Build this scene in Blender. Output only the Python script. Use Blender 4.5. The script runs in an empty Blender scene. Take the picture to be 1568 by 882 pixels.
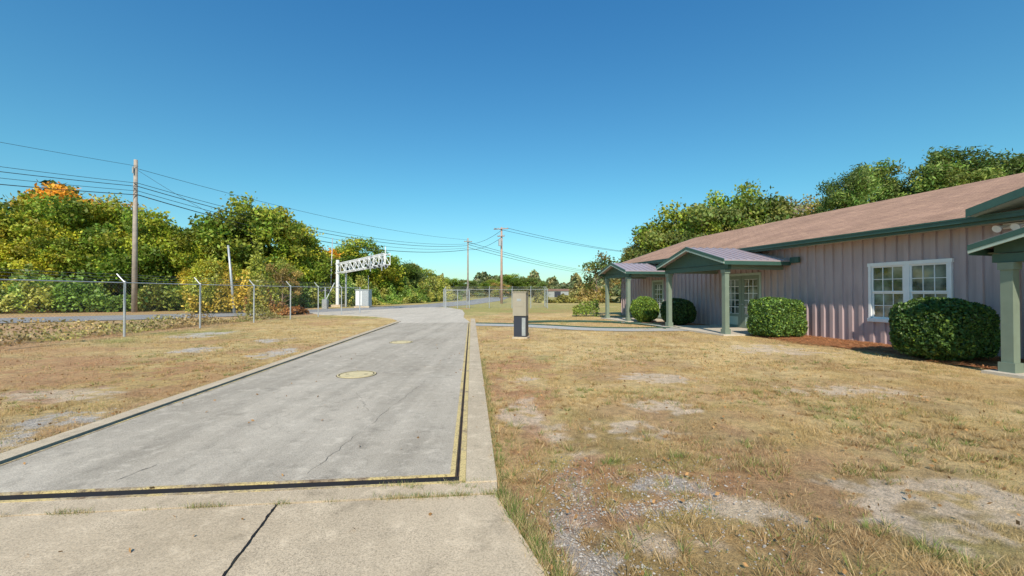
import bpy, math, random
import numpy as np
from mathutils import Vector, Matrix
random.seed(7)
R = np.random.default_rng(11)
scene = bpy.context.scene
scene.view_settings.view_transform = 'Standard'
scene.view_settings.look = 'None'
scene.view_settings.exposure = 0
scene.view_settings.gamma = 1

# ------------------------------------------------------------ materials
def new_mat(name):
    m = bpy.data.materials.new(name); m.use_nodes = True
    nt = m.node_tree
    return m, nt, nt.nodes['Principled BSDF']
def pos(nt, sx=1, sy=1, sz=1, rot=0):
    g = nt.nodes.new('ShaderNodeNewGeometry')
    mp = nt.nodes.new('ShaderNodeMapping')
    mp.inputs['Scale'].default_value = (sx, sy, sz)
    mp.inputs['Rotation'].default_value = (0, 0, rot)
    nt.links.new(g.outputs['Position'], mp.inputs['Vector'])
    return mp.outputs['Vector']
def noise(nt, vec, scale, detail=4, rough=.55):
    n = nt.nodes.new('ShaderNodeTexNoise')
    n.inputs['Scale'].default_value = scale; n.inputs['Detail'].default_value = detail
    n.inputs['Roughness'].default_value = rough
    nt.links.new(vec, n.inputs['Vector'])
    return n.outputs['Fac']
def ramp(nt, fac, stops):
    r = nt.nodes.new('ShaderNodeValToRGB')
    e = r.color_ramp.elements
    while len(e) < len(stops): e.new(.5)
    for i, (p, c) in enumerate(stops):
        e[i].position = p
        e[i].color = (*c, 1) if not isinstance(c, (int, float)) else (c, c, c, 1)
    nt.links.new(fac, r.inputs['Fac'])
    return r.outputs['Color']
def mix(nt, fac, a, b, mode='MIX'):
    m = nt.nodes.new('ShaderNodeMix'); m.data_type = 'RGBA'; m.blend_type = mode
    for val, sock in ((fac, m.inputs[0]), (a, m.inputs[6]), (b, m.inputs[7])):
        if isinstance(val, (int, float)):
            sock.default_value = val if sock.type == 'VALUE' else (val, val, val, 1)
        elif isinstance(val, tuple): sock.default_value = (*val, 1)
        else: nt.links.new(val, sock)
    return m.outputs[2]
def bump(nt, bsdf, h, strength=.3, dist=.02):
    b = nt.nodes.new('ShaderNodeBump')
    b.inputs['Strength'].default_value = strength; b.inputs['Distance'].default_value = dist
    nt.links.new(h, b.inputs['Height']); nt.links.new(b.outputs['Normal'], bsdf.inputs['Normal'])

def simple(name, col, rough=.6, metal=0, var=.15, scale=6, bmp=0.0, spec=.5):
    m, nt, b = new_mat(name)
    v = pos(nt)
    n = noise(nt, v, scale, 5)
    c = ramp(nt, n, [(.25, tuple(x*(1-var) for x in col)), (.75, tuple(min(1, x*(1+var)) for x in col))])
    nt.links.new(c, b.inputs['Base Color'])
    b.inputs['Roughness'].default_value = rough; b.inputs['Metallic'].default_value = metal
    b.inputs['Specular IOR Level'].default_value = spec
    if bmp: bump(nt, b, noise(nt, v, scale*8, 4), bmp, .01)
    return m

def concrete(name, lo, hi, stain=.55, crack=True, rot=0.0967, streak=.25, agg=0.0):
    m, nt, b = new_mat(name)
    v = pos(nt); vs = pos(nt, 3.0, .25, 1, rot=-rot)
    big = ramp(nt, noise(nt, v, .55, 6, .6), [(.3, lo), (.7, hi)])
    st = ramp(nt, noise(nt, vs, .9, 5, .6), [(.35, 1-streak), (.6, 1.0)])
    c = mix(nt, 1.0, big, st, 'MULTIPLY')
    spk = ramp(nt, noise(nt, v, 90, 3, .8), [(.3, .62), (.5, 1.0), (.72, 1.18)])
    c = mix(nt, 1.0, c, spk, 'MULTIPLY')
    blot = ramp(nt, noise(nt, v, 3.2, 6, .7), [(.28, stain), (.45, 1.0)])
    c = mix(nt, .7, c, blot, 'MULTIPLY')
    lightb = ramp(nt, noise(nt, v, 5.0, 8, .78), [(.52, 0.0), (.66, .42)])
    c = mix(nt, lightb, c, tuple(min(1, x*1.35) for x in hi))
    if agg:
        ag = ramp(nt, noise(nt, v, 130, 2, .9), [(.36, .3), (.46, 1.0), (.62, 1.0), (.72, 1.5)])
        gate = ramp(nt, noise(nt, v, 1.1, 5, .7), [(.42, 0.0), (.62, agg)])
        c = mix(nt, gate, c, mix(nt, 1.0, c, ag, 'MULTIPLY'))
    if crack:
        nn = nt.nodes.new('ShaderNodeTexNoise'); nn.inputs['Scale'].default_value = 1.8; nn.inputs['Detail'].default_value = 6
        nt.links.new(v, nn.inputs['Vector'])
        sc = nt.nodes.new('ShaderNodeVectorMath'); sc.operation = 'SCALE'; sc.inputs['Scale'].default_value = 1.1
        nt.links.new(nn.outputs['Color'], sc.inputs[0])
        dv = nt.nodes.new('ShaderNodeVectorMath'); dv.operation = 'ADD'
        nt.links.new(v, dv.inputs[0]); nt.links.new(sc.outputs[0], dv.inputs[1])
        vo = nt.nodes.new('ShaderNodeTexVoronoi'); vo.feature = 'DISTANCE_TO_EDGE'; vo.inputs['Scale'].default_value = .33
        nt.links.new(dv.outputs[0], vo.inputs['Vector'])
        ck = ramp(nt, vo.outputs['Distance'], [(.0, .6), (.003, 1.0)])
        gate = ramp(nt, noise(nt, v, .7, 2), [(.52, 0.0), (.62, .8)])
        c = mix(nt, gate, c, mix(nt, 1.0, c, ck, 'MULTIPLY'))
    nt.links.new(c, b.inputs['Base Color'])
    b.inputs['Roughness'].default_value = .9; b.inputs['Specular IOR Level'].default_value = .15
    bump(nt, b, noise(nt, v, 60, 5, .7), .5, .008)
    return m

M_deck = concrete('concrete_deck', (.44, .375, .295), (.57, .495, .40), .58, streak=.22, agg=.5)
M_slab = concrete('concrete_slab', (.52, .405, .275), (.67, .535, .38), .62, streak=.10, agg=.9)
M_kerb = concrete('concrete_kerb', (.52, .41, .285), (.65, .53, .38), .55, crack=False, streak=.12, agg=.7)
M_drive = concrete('concrete_drive', (.54, .47, .38), (.64, .56, .46), .8, streak=.12)
M_street = concrete('asphalt_street', (.31, .30, .295), (.38, .365, .35), .85, crack=False, rot=-1.0)
M_gap = simple('dark_gap', (.012, .010, .011), .95)
M_debris = simple('gap_debris', (.12, .08, .05), .95, 0, .8, 9, .5)
def worn(name, thr):
    m, nt, b = new_mat(name)
    v = pos(nt)
    a = noise(nt, v, 2.2, 10, .85)
    w = ramp(nt, a, [(thr, 0.0), (thr+.08, 1.0)])
    base = ramp(nt, noise(nt, v, 12, 4), [(.3, (.20, .12, .07)), (.7, (.54, .43, .28))])
    c = mix(nt, w, (.68, .51, .22), base)
    sp = ramp(nt, noise(nt, v, 55, 4, .8), [(.36, .35), (.5, 1.0)])
    c = mix(nt, 1.0, c, sp, 'MULTIPLY')
    nt.links.new(c, b.inputs['Base Color']); b.inputs['Roughness'].default_value = .8
    return m
M_yel = worn('worn_yellow_paint', .52)
M_yel2 = worn('very_worn_yellow_paint', .46)
M_cover = simple('manhole_cover_paint', (.64, .52, .29), .8, 0, .22, 14, .3)
M_ring = simple('manhole_ring_dark', (.13, .10, .06), .8, 0, .3, 20)
M_green = simple('green_trim', (.045, .10, .078), .4, 0, .12)
M_greenl = simple('green_post', (.19, .235, .18), .55, 0, .1, 4)
M_palet = simple('pale_green_trim', (.40, .48, .41), .5, 0, .08)
M_white = simple('white_paint', (.80, .80, .80), .45, 0, .05)
M_galv = simple('galvanised_steel', (.48, .49, .50), .45, .4, .15, 8)
M_galvd = simple('weathered_steel', (.36, .37, .37), .5, .3, .2, 8)
M_wood = simple('weathered_wood', (.36, .30, .25), .9, 0, .3, 3, .4)
M_woodr = simple('reddish_wood', (.44, .28, .22), .9, 0, .25, 3, .4)
M_wire = simple('black_cable', (.02, .02, .025), .6)
M_beige = simple('beige_cabinet', (.34, .295, .225), .5, 0, .08, 3)
M_dkgrey = simple('dark_blue_cabinet', (.03, .033, .05), .45, 0, .15, 3)
M_metalroof = simple('mauve_metal_roof', (.46, .38, .40), .38, .25, .08, 2)
M_mulch_base = simple('mulch', (.44, .20, .09), .95, 0, .45, 30, 1.0)
M_gravel = simple('gravel_grey', (.46, .44, .41), .95, 0, .35, 70, 1.0)
M_hose = simple('dark_green_edging', (.03, .075, .045), .7)
def siding():
    m, nt, b = new_mat('mauve_grey_metal_siding')
    v = pos(nt)
    c = ramp(nt, noise(nt, v, .8, 5), [(.3, (.42, .32, .325)), (.7, (.48, .37, .375))])
    dirt = ramp(nt, noise(nt, pos(nt, 4, 4, .4), 2, 5), [(.35, .86), (.6, 1.0)])
    c = mix(nt, 1.0, c, dirt, 'MULTIPLY')
    nt.links.new(c, b.inputs['Base Color']); b.inputs['Roughness'].default_value = .4
    return m
M_siding = siding()
def shingle():
    m, nt, b = new_mat('brown_shingles')
    tc = nt.nodes.new('ShaderNodeTexCoord')
    br = nt.nodes.new('ShaderNodeTexBrick')
    br.inputs['Scale'].default_value = 1.0
    br.inputs['Brick Width'].default_value = .33; br.inputs['Row Height'].default_value = .15
    br.inputs['Mortar Size'].default_value = .008; br.inputs['Bias'].default_value = 0
    br.inputs['Color1'].default_value = (.49, .295, .20, 1); br.inputs['Color2'].default_value = (.40, .24, .17, 1)
    br.inputs['Mortar'].default_value = (.25, .145, .105, 1)
    nt.links.new(tc.outputs['UV'], br.inputs['Vector'])
    st = ramp(nt, noise(nt, pos(nt), .8, 6, .65), [(.3, .78), (.7, 1.15)])
    c = mix(nt, 1.0, br.outputs['Color'], st, 'MULTIPLY')
    sp = ramp(nt, noise(nt, pos(nt), 22, 3, .8), [(.35, .8), (.65, 1.15)])
    c = mix(nt, 1.0, c, sp, 'MULTIPLY')
    nt.links.new(c, b.inputs['Base Color']); b.inputs['Roughness'].default_value = .95; b.inputs['Specular IOR Level'].default_value = .15
    return m
M_roof = shingle()
def glass():
    m, nt, b = new_mat('window_glass')
    c = ramp(nt, noise(nt, pos(nt), 1.9, 4), [(.40, (.04, .06, .055)), (.62, (.26, .30, .27))])  # pale patches in the base colour stand in for reflections
    nt.links.new(c, b.inputs['Base Color']); b.inputs['Roughness'].default_value = .04
    b.inputs['Specular IOR Level'].default_value = 1.0; b.inputs['IOR'].default_value = 1.8
    return m
M_glass = glass()
def attr_mat(name, rough=.9, fine=True, transl=0.0, hue=None, spec=.2):
    m, nt, b = new_mat(name)
    a = nt.nodes.new('ShaderNodeAttribute'); a.attribute_name = 'Col'
    c = a.outputs['Color']
    if fine:
        v = pos(nt)
        f1 = ramp(nt, noise(nt, v, 11, 6, .75), [(.32, .66), (.5, 1.02), (.7, 1.3)])
        f2 = ramp(nt, noise(nt, v, 85, 4, .85), [(.33, .45), (.5, 1.02), (.68, 1.5)])
        f3 = ramp(nt, noise(nt, v, 2.6, 6, .7), [(.32, .78), (.5, 1.02), (.7, 1.17)])
        c = mix(nt, 1.0, c, f1, 'MULTIPLY'); c = mix(nt, 1.0, c, f2, 'MULTIPLY'); c = mix(nt, 1.0, c, f3, 'MULTIPLY')
        bump(nt, b, noise(nt, v, 60, 6, .8), .9, .03)
    if hue:
        oi = nt.nodes.new('ShaderNodeObjectInfo')
        hv = ramp(nt, oi.outputs['Random'], hue)
        c = mix(nt, 1.0, c, hv, 'MULTIPLY')
    nt.links.new(c, b.inputs['Base Color'])
    b.inputs['Roughness'].default_value = rough; b.inputs['Specular IOR Level'].default_value = spec
    if transl > 0:
        out = nt.nodes['Material Output']
        t = nt.nodes.new('ShaderNodeBsdfTranslucent'); nt.links.new(c, t.inputs['Color'])
        ms = nt.nodes.new('ShaderNodeMixShader'); ms.inputs[0].default_value = transl
        nt.links.new(b.outputs[0], ms.inputs[1]); nt.links.new(t.outputs[0], ms.inputs[2])
        nt.links.new(ms.outputs[0], out.inputs['Surface'])
    return m
M_ground = attr_mat('ground_dry_lawn')
M_blade = attr_mat('grass_blades', .7, False, .25)
M_leaf = attr_mat('leaves', .55, False, .3, hue=[(0, (.85, .95, .8)), (.35, (1.0, 1.05, .85)), (.65, (1.18, 1.12, .8)), (1, (.95, 1.05, .95))], spec=.35)
M_leaf0 = attr_mat('leaves_plain', .45, False, .2, spec=.4)
M_bark = simple('bark', (.24, .18, .135), .95, 0, .35, 4, .5)

# ------------------------------------------------------------ mesh helpers
class MB:
    def __init__(s): s.v = []; s.f = []; s.m = []; s.mats = []
    def mi(s, mat):
        if mat not in s.mats: s.mats.append(mat)
        return s.mats.index(mat)
    def poly(s, pts, mat):
        n = len(s.v); s.v += [tuple(p) for p in pts]; s.f.append(tuple(range(n, n+len(pts)))); s.m.append(s.mi(mat))
    def hexa(s, c, mat):
        n = len(s.v); s.v += [tuple(p) for p in c]; k = s.mi(mat)
        for f in ((0,3,2,1),(4,5,6,7),(0,1,5,4),(1,2,6,5),(2,3,7,6),(3,0,4,7)):
            s.f.append(tuple(n+i for i in f)); s.m.append(k)
    def box(s, fr, a0, a1, b0, b1, z0, z1, mat):
        s.hexa([fr(a0,b0,z0),fr(a1,b0,z0),fr(a1,b1,z0),fr(a0,b1,z0),fr(a0,b0,z1),fr(a1,b0,z1),fr(a1,b1,z1),fr(a0,b1,z1)], mat)
    def prism(s, pts, z0, z1, mat):
        n = len(pts)
        s.poly([(x, y, z1) for x, y in pts], mat)
        for i in range(n):
            a, b = pts[i], pts[(i+1) % n]
            s.poly([(a[0],a[1],z0),(b[0],b[1],z0),(b[0],b[1],z1),(a[0],a[1],z1)], mat)
    def tube(s, pts, rad, mat, seg=8, cap=True):
        k = s.mi(mat); n0 = len(s.v)
        pts = [Vector(p) for p in pts]
        if isinstance(rad, (int, float)): rad = [rad]*len(pts)
        for i, p in enumerate(pts):
            d = (pts[min(i+1, len(pts)-1)] - pts[max(i-1, 0)]).normalized()
            u = d.orthogonal().normalized() if abs(d.z) < .9 else Vector((1, 0, 0)).cross(d).normalized()
            w = d.cross(u)
            for j in range(seg):
                t = 2*math.pi*j/seg
                s.v.append(tuple(p + (u*math.cos(t) + w*math.sin(t))*rad[i]))
        for i in range(len(pts)-1):
            for j in range(seg):
                a = n0+i*seg+j; b = n0+i*seg+(j+1) % seg
                s.f.append((a, b, b+seg, a+seg)); s.m.append(k)
        if cap:
            s.f.append(tuple(n0+j for j in range(seg))[::-1]); s.m.append(k)
            e = n0+(len(pts)-1)*seg
            s.f.append(tuple(e+j for j in range(seg))); s.m.append(k)
    def obj(s, name, parent=None, smooth=False, recalc=True):
        me = bpy.data.meshes.new(name); me.from_pydata(s.v, [], s.f)
        for m in s.mats: me.materials.append(m)
        me.polygons.foreach_set('material_index', s.m)
        if recalc:
            import bmesh
            bm = bmesh.new(); bm.from_mesh(me); bmesh.ops.recalc_face_normals(bm, faces=bm.faces); bm.to_mesh(me); bm.free()
        if smooth: me.polygons.foreach_set('use_smooth', [True]*len(me.polygons))
        me.update()
        o = bpy.data.objects.new(name, me); scene.collection.objects.link(o)
        if parent: o.parent = parent
        return o
def empty(name, loc=(0, 0, 0)):
    e = bpy.data.objects.new(name, None); e.location = (0, 0, 0); scene.collection.objects.link(e); return e
W = lambda x, y, z: (x, y, z)

def npmesh(name, V, nper, mat, col=None):
    me = bpy.data.meshes.new(name); nv = len(V); nf = nv//nper
    me.vertices.add(nv); me.vertices.foreach_set('co', V.astype(np.float32).ravel())
    me.loops.add(nv); me.loops.foreach_set('vertex_index', np.arange(nv, dtype=np.int32))
    me.polygons.add(nf); me.polygons.foreach_set('loop_start', np.arange(0, nv, nper, dtype=np.int32))
    me.update(calc_edges=True)
    me.materials.append(mat)
    if col is not None:
        a = me.color_attributes.new('Col', 'FLOAT_COLOR', 'POINT')
        c4 = np.ones((nv, 4), np.float32); c4[:, :3] = col; a.data.foreach_set('color', c4.ravel())
    return me
def link(name, me, parent=None, loc=(0,0,0), rz=0, sc=(1,1,1)):
    o = bpy.data.objects.new(name, me); scene.collection.objects.link(o)
    o.location = loc; o.rotation_euler = (0, 0, rz); o.scale = sc
    if parent: o.parent = parent
    return o

def vn(x, y, seed=0):
    xi = np.floor(x).astype(np.int64); yi = np.floor(y).astype(np.int64)
    fx = x-xi; fy = y-yi; fx = fx*fx*(3-2*fx); fy = fy*fy*(3-2*fy)
    def h(a, b):
        n = (a*374761393 + b*668265263 + seed*1442695041) & 0xffffffff
        n = ((n ^ (n >> 13))*1274126177) & 0xffffffff
        n = n ^ (n >> 16)
        return (n & 0xffff)/65535.
    return (h(xi, yi)*(1-fx)+h(xi+1, yi)*fx)*(1-fy)+(h(xi, yi+1)*(1-fx)+h(xi+1, yi+1)*fx)*fy
def fbm(x, y, s, seed=0, o=4):
    t = 0; a = 1; w = 0
    for i in range(o):
        t = t+a*vn(x/s, y/s, seed+i*17); w += a; a *= .55; s = s/2.03
    return t/w
def ss(x, a, b):
    t = np.clip((x-a)/(b-a), 0, 1); return t*t*(3-2*t)

# ------------------------------------------------------------ frames
TH = math.atan(.097); cT, sT = math.cos(TH), math.sin(TH)
def rp(s, t, z=0): return (-.50+s*cT-t*sT, 3.40+s*sT+t*cT, z)
AB = math.atan(.225); cA, sA = math.cos(AB), math.sin(AB)
def bp(p, q, z=0): return (q*cA-p*sA, q*sA+p*cA, z)

# ------------------------------------------------------------ ground colours
PATCH = [ # x,y,rx,ry,kind 0 soil 1 gravel 2 sand
 (.58,4.35,.24,.38,2),(.50,3.15,.09,.32,1),(.92,2.90,.22,.07,1),(1.25,2.98,.14,.08,1),(.50,2.3,.16,.12,1),(.33,2.7,.07,.2,1),
 (3.1,2.75,.42,.3,2),(2.6,3.05,.2,.2,2),(3.3,3.3,.35,.14,2),(1.0,3.6,.35,.25,0),(1.5,3.35,.3,.18,0),(.8,3.2,.5,.35,0),(1.6,2.9,.3,.12,2),(.9,2.5,.3,.12,2),(1.2,3.3,.25,.12,1),
 (-.15,7.2,.35,1.6,0),(.25,6.0,.35,.8,0),(.1,5.2,.2,.5,2),(.4,8.6,.4,1.0,0),(1.9,5.6,.35,.3,2),(2.6,7.4,.6,.3,2),(.2,7.3,.25,.3,2),(1.3,4.6,.3,.2,2),(.2,4.2,.15,.4,0),
 (-5.35,4.9,.4,.3,1),(-5.2,4.2,.2,.35,1),(-4.95,3.9,.3,.25,2),(-6.8,6.2,.8,.35,2),(-7.4,5.4,.8,.4,0),(-7.6,13.3,.35,.5,1),(-8.3,11.,.4,.35,1),(-8.2,7.2,1.4,.7,0),
 (-10,9.,2.5,.8,0),(-6.4,8.2,.5,.5,0),(-5.9,10.5,.3,.6,1),(-11,15,.6,.9,1),(5.2,6.4,.7,.3,2),(7.0,11.,.8,.7,2)]
def lawn(x, y):
    n5 = fbm(x, y, 5., 1); n1 = fbm(x, y, 1.3, 2); n3 = fbm(x, y, .35, 3, 3); nf = fbm(x, y, .12, 5, 2)
    straw = np.array([.56, .385, .16]); st2 = np.array([.68, .49, .235]); green = np.array([.28, .275, .07])
    red = np.array([.50, .265, .135]); sand = np.array([.70, .54, .39]); grav = np.array([.58, .52, .47]); thatch = np.array([.37, .24, .13])
    k = ss(n1*.6+n3*.4, .35, .65)[..., None]
    c = straw*(1-k)+st2*k
    near = np.exp(-((x-1.5)/2.4)**2-((y-2.6)/2.0)**2)
    th = ss(fbm(x, y, .7, 61, 4)+.12*near, .50, .66)*(.35+.4*near)
    c = c*(1-th[..., None])+thatch*th[..., None]
    g = ss(n1*.5+n5*.5+n3*.25+.13*near+.10*ss(y, 16, 26)+.04*(x < -4), .70, .92)
    g = np.maximum(g, .8*ss(y, 22, 32)*ss(n5, .25, .5))
    c = c*(1-g[..., None]*.85)+green*g[..., None]*.85
    r = ss(fbm(x, y, 2.2, 9)*.7+n3*.3, .50, .66)*(.8*(x < -4)+.6*(x > -1)*(1-ss(x, 3, 7)*.6))
    c = c*(1-r[..., None]*.8)+red*r[..., None]*.8
    bare = r*.6
    for (px, py, rx, ry, kd) in PATCH:
        d = ((x-px)/rx)**2+((y-py)/ry)**2+(n3-.5)*6+(nf-.5)*5
        w = 1-ss(d, .3, 2.0)
        w = w*(.8 if kd else .7)*(1-ss(((x-px)/rx)**2+((y-py)/ry)**2, 3, 6))
        cc = (red, grav, sand)[kd]
        c = c*(1-w[..., None])+cc*w[..., None]
        bare = np.maximum(bare, w*.9)
    w = ss(-x-13, 0, .8)*(1-ss(fbm(x, y, 1.5, 31), .5, .75))*(y < 40)*(y > -5)*.6
    c = c*(1-w[..., None])+np.array([.50, .28, .16])*w[..., None]
    far = ss(y, 40, 80)[..., None]
    c = c*(1-far)+np.array([.38, .32, .11])*far
    return c, bare

def axis_coords(lo_, fine0, fine1, step, hi_, grow=1.06):
    a = list(np.arange(fine0, fine1, step)); s = step; v = a[-1]
    while v < hi_: s *= grow; v += s; a.append(v)
    s = step; v = a[0]; pre = []
    while v > lo_: s *= grow; v -= s; pre.append(v)
    return np.array(pre[::-1]+a)
gx = axis_coords(-900, -7.5, 5.5, .04, 900, 1.035)
gy = axis_coords(-60, 1.6, 8., .035, 1500, 1.03)
GX, GY = np.meshgrid(gx, gy)
gc, gb = lawn(GX, GY)
GZ = (fbm(GX, GY, 1.2, 40)-.5)*.018*np.exp(-np.abs(GY)/40) - .008
nx, ny = len(gx), len(gy)
me = bpy.data.meshes.new('ground')
V = np.stack([GX, GY, GZ], -1).reshape(-1, 3)
ii = (np.arange(ny-1)[:, None]*nx+np.arange(nx-1)[None]).ravel()
F = np.stack([ii, ii+1, ii+nx+1, ii+nx], -1).astype(np.int32)
me.vertices.add(len(V)); me.vertices.foreach_set('co', V.astype(np.float32).ravel())
me.loops.add(F.size); me.loops.foreach_set('vertex_index', F.ravel())
me.polygons.add(len(F)); me.polygons.foreach_set('loop_start', np.arange(0, F.size, 4, dtype=np.int32))
me.update(calc_edges=True); me.materials.append(M_ground)
a = me.color_attributes.new('Col', 'FLOAT_COLOR', 'POINT')
c4 = np.ones((len(V), 4), np.float32); c4[:, :3] = gc.reshape(-1, 3); a.data.foreach_set('color', c4.ravel())
me.polygons.foreach_set('use_smooth', [True]*len(F))
link('ground', me)

# ------------------------------------------------------------ weighbridge drive
def sL(t): return -3.81+.0266*t
ZD = .03
weigh = empty('concrete_driveway')
b = MB()
T1 = 17.3
def strip(bm, f0, f1, t0, t1, z0, z1, mat, n=1):
    for i in range(n):
        a0 = t0+(t1-t0)*i/n; a1 = t0+(t1-t0)*(i+1)/n
        bm.hexa([rp(f0(a0), a0, z0), rp(f1(a0), a0, z0), rp(f1(a1), a1, z0), rp(f0(a1), a1, z0),
                 rp(f0(a0), a0, z1), rp(f1(a0), a0, z1), rp(f1(a1), a1, z1), rp(f0(a1), a1, z1)], mat)
C = lambda v: (lambda t: v)
strip(b, lambda t: sL(t), C(0), 0, T1, -.03, ZD, M_deck); b.obj('deck', weigh)
b = MB()
strip(b, C(0), C(.040), -.02, T1, -.02, ZD+.004, M_yel)
strip(b, C(.075), C(.125), -.135, T1, -.02, ZD+.006, M_yel)
strip(b, lambda t: sL(t)-.03, lambda t: sL(t), 0, T1, -.02, ZD+.004, M_yel2)
b.box(rp, -4.6, 0.040, -.028, -.001, -.02, ZD+.003, M_yel2)
b.box(rp, -4.6, .10, -.160, -.128, -.02, ZD+.002, M_yel2)
b.obj('yellow_edge_angles', weigh)
b = MB()
b.box(rp, -4.6, .074, -.128, -.028, -.02, .022, M_gap)
strip(b, C(.040), C(.075), -.020, T1, -.02, .020, M_debris)
strip(b, C(.050), C(.065), -.018, T1, -.02, .024, M_gap)
strip(b, lambda t: sL(t)-.085, lambda t: sL(t)-.029, 0, T1, -.02, .012, M_gap)
b.obj('expansion_gap', weigh)
b = MB()
strip(b, C(.127), C(.37), -.165, T1+3, -.05, ZD+.008, M_kerb)
strip(b, lambda t: sL(t)-.28, lambda t: sL(t)-.085, -.03, T1+1, -.05, ZD+.016, M_kerb)
b.obj('kerb_border', weigh)
b = MB()
b.prism([rp(-4.6, -.345)[:2], rp(.36, -.345)[:2], rp(.37, -.167)[:2], rp(.12, -.162)[:2], rp(-4.6, -.162)[:2]], -.05, ZD, M_slab)
b.prism([rp(-1.18, -.365)[:2], rp(-4.6, -.365)[:2], rp(-6, -7)[:2], rp(-.62, -7)[:2]][::-1], -.05, ZD-.001, M_slab)
b.prism([rp(-1.168, -.365)[:2], rp(-.608, -7)[:2], rp(1.7, -7)[:2], rp(.56, -1.25)[:2], rp(.345, -.365)[:2]], -.05, ZD-.004, M_slab)
b.prism([rp(-4.6, -.4)[:2], rp(-4.6, .0)[:2], rp(-6., .0)[:2], rp(-8, -7)[:2], rp(-6, -7)[:2]], -.05, ZD-.006, M_slab)
b.obj('approach_slab', weigh)
b = MB()
b.prism([rp(-4.6, -.40)[:2], rp(.36, -.40)[:2], rp(.36, -.33)[:2], rp(-4.6, -.33)[:2]], -.05, .014, M_debris)
b.prism([rp(-1.2, -.37)[:2], rp(-.64, -7)[:2], rp(-.58, -7)[:2], rp(-1.14, -.37)[:2]], -.05, .012, M_gap)
b.obj('joint_fill', weigh)
b = MB()
pts = [rp(0.12, T1+.03)[:2], rp(sL(T1), T1+.03)[:2], (-6.1, 22.2), (-6.9, 24), (-8.4, 25.8), (-10.6, 27.2), (-13, 28.2),(-15, 31), (-9, 42), (-6.5, 42), (-4.3, 36), (-3.4, 30), (-2.9, 25)]
b.prism(pts[::-1], -.05, ZD-.008, M_drive)
b.obj('far_apron', weigh)
def manhole(x, y, r):
    e = MB()
    for (r0, r1, z, mt) in ((0, r*.86, ZD+.010, M_cover), (r*.86, r*.93, ZD+.005, M_ring), (r*.93, r, ZD+.012, M_cover), (r, r*1.05, ZD+.004, M_ring)):
        n = 40
        for j in range(n):
            t0 = 2*math.pi*j/n; t1 = 2*math.pi*(j+1)/n
            p = [(x+r1*math.cos(t0), y+r1*math.sin(t0), z), (x+r1*math.cos(t1), y+r1*math.sin(t1), z)]
            if r0 == 0: p.append((x, y, z))
            else: p += [(x+r0*math.cos(t1), y+r0*math.sin(t1), z), (x+r0*math.cos(t0), y+r0*math.sin(t0), z)]
            e.poly(p, mt)
            if mt == M_cover:
                e.poly([(x+r1*math.cos(t0), y+r1*math.sin(t0), z), (x+r1*math.cos(t1), y+r1*math.sin(t1), z),
                        (x+r1*math.cos(t1), y+r1*math.sin(t1), ZD), (x+r1*math.cos(t0), y+r1*math.sin(t0), ZD)], mt)
    for dx in (-.5, .5):
        e.box(W, x+dx*r-.03, x+dx*r+.03, y-.012, y+.012, ZD+.010, ZD+.013, M_ring)
    e.obj('manhole_cover', None, recalc=False)
manhole(-2.78, 7.5, .33); manhole(-3.28, 12.4, .33)

cl = [(-75, -3), (-62, 4), (-30, 20.5), (-22, 26.), (-15.8, 33), (-11.5, 41), (-8, 52), (-5, 80), (-4, 140)]
b = MB()
Ls, Rs = [], []
for i, p in enumerate(cl):
    a0 = Vector(cl[max(i-1, 0)]); a1 = Vector(cl[min(i+1, len(cl)-1)]); d = (a1-a0).normalized(); nrm = Vector((d.y, -d.x))
    Rs.append(Vector(p)+nrm*3.2); Ls.append(Vector(p)-nrm*3.2)
for i in range(len(cl)-1):
    b.poly([(*Rs[i], .018), (*Rs[i+1], .018), (*Ls[i+1], .018), (*Ls[i], .018)], M_street)
b.obj('street')

# ------------------------------------------------------------ building
bld = empty('metal_sided_office_building')
QW = 13.06; EZ = 3.25; QE = 12.5; QR = 18.9; RZ = 5.34; P0 = -12.; P1 = 25.2
def ribwall(mb, p0, p1, z0, z1):
    sp = .305; prof = [(0, 0), (.16, 0), (.175, .05), (.285, .05)]
    pts = []
    k = math.floor(p0/sp)-1
    while k*sp < p1+sp:
        for o, h in prof: pts.append((k*sp+o, h))
        k += 1
    def hat(p):
        for (a, ha), (c, hc) in zip(pts, pts[1:]):
            if a <= p <= c: return ha+(hc-ha)*(p-a)/(c-a) if c > a else ha
        return 0
    xs = [p0]+[a for a, _ in pts if p0 < a < p1]+[p1]
    for a, c in zip(xs, xs[1:]):
        mb.poly([bp(a, QW-hat(a), z0), bp(c, QW-hat(c), z0), bp(c, QW-hat(c), z1), bp(a, QW-hat(a), z1)], M_siding)
OPEN = [(7.78, 9.74, .68, 2.33), (13.78, 15.78, 0.05, 2.22), (2.9, 4.9, .05, 2.22), (20.4, 21.4, .05, 2.15), (-4, -2, .68, 2.33)]
b = MB()
cur = P0
for (a0, a1, z0, z1) in sorted(OPEN):
    ribwall(b, cur, a0, .02, 3.15)
    if z0 > .1: ribwall(b, a0, a1, .02, z0)
    ribwall(b, a0, a1, z1, 3.15); cur = a1
ribwall(b, cur, P1, .02, 3.15)
b.poly([bp(P1, QW, 0), bp(P1, 24.7, 0), bp(P1, 24.7, 3.15), bp(P1, QR, 5.2), bp(P1, QW, 3.15)], M_siding)
b.poly([bp(P0, QW, 0), bp(P0, 24.7, 0), bp(P0, 24.7, 3.15), bp(P0, QR, 5.2), bp(P0, QW, 3.15)], M_siding)
b.poly([bp(P0, 24.7, 0), bp(P1, 24.7, 0), bp(P1, 24.7, 3.15), bp(P0, 24.7, 3.15)], M_siding)
b.obj('walls', bld, recalc=False)
b = MB()
b.box(bp, P0, P1, QW+.05, QW+.12, -.02, .12, M_kerb)
b.obj('foundation', bld)
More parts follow.
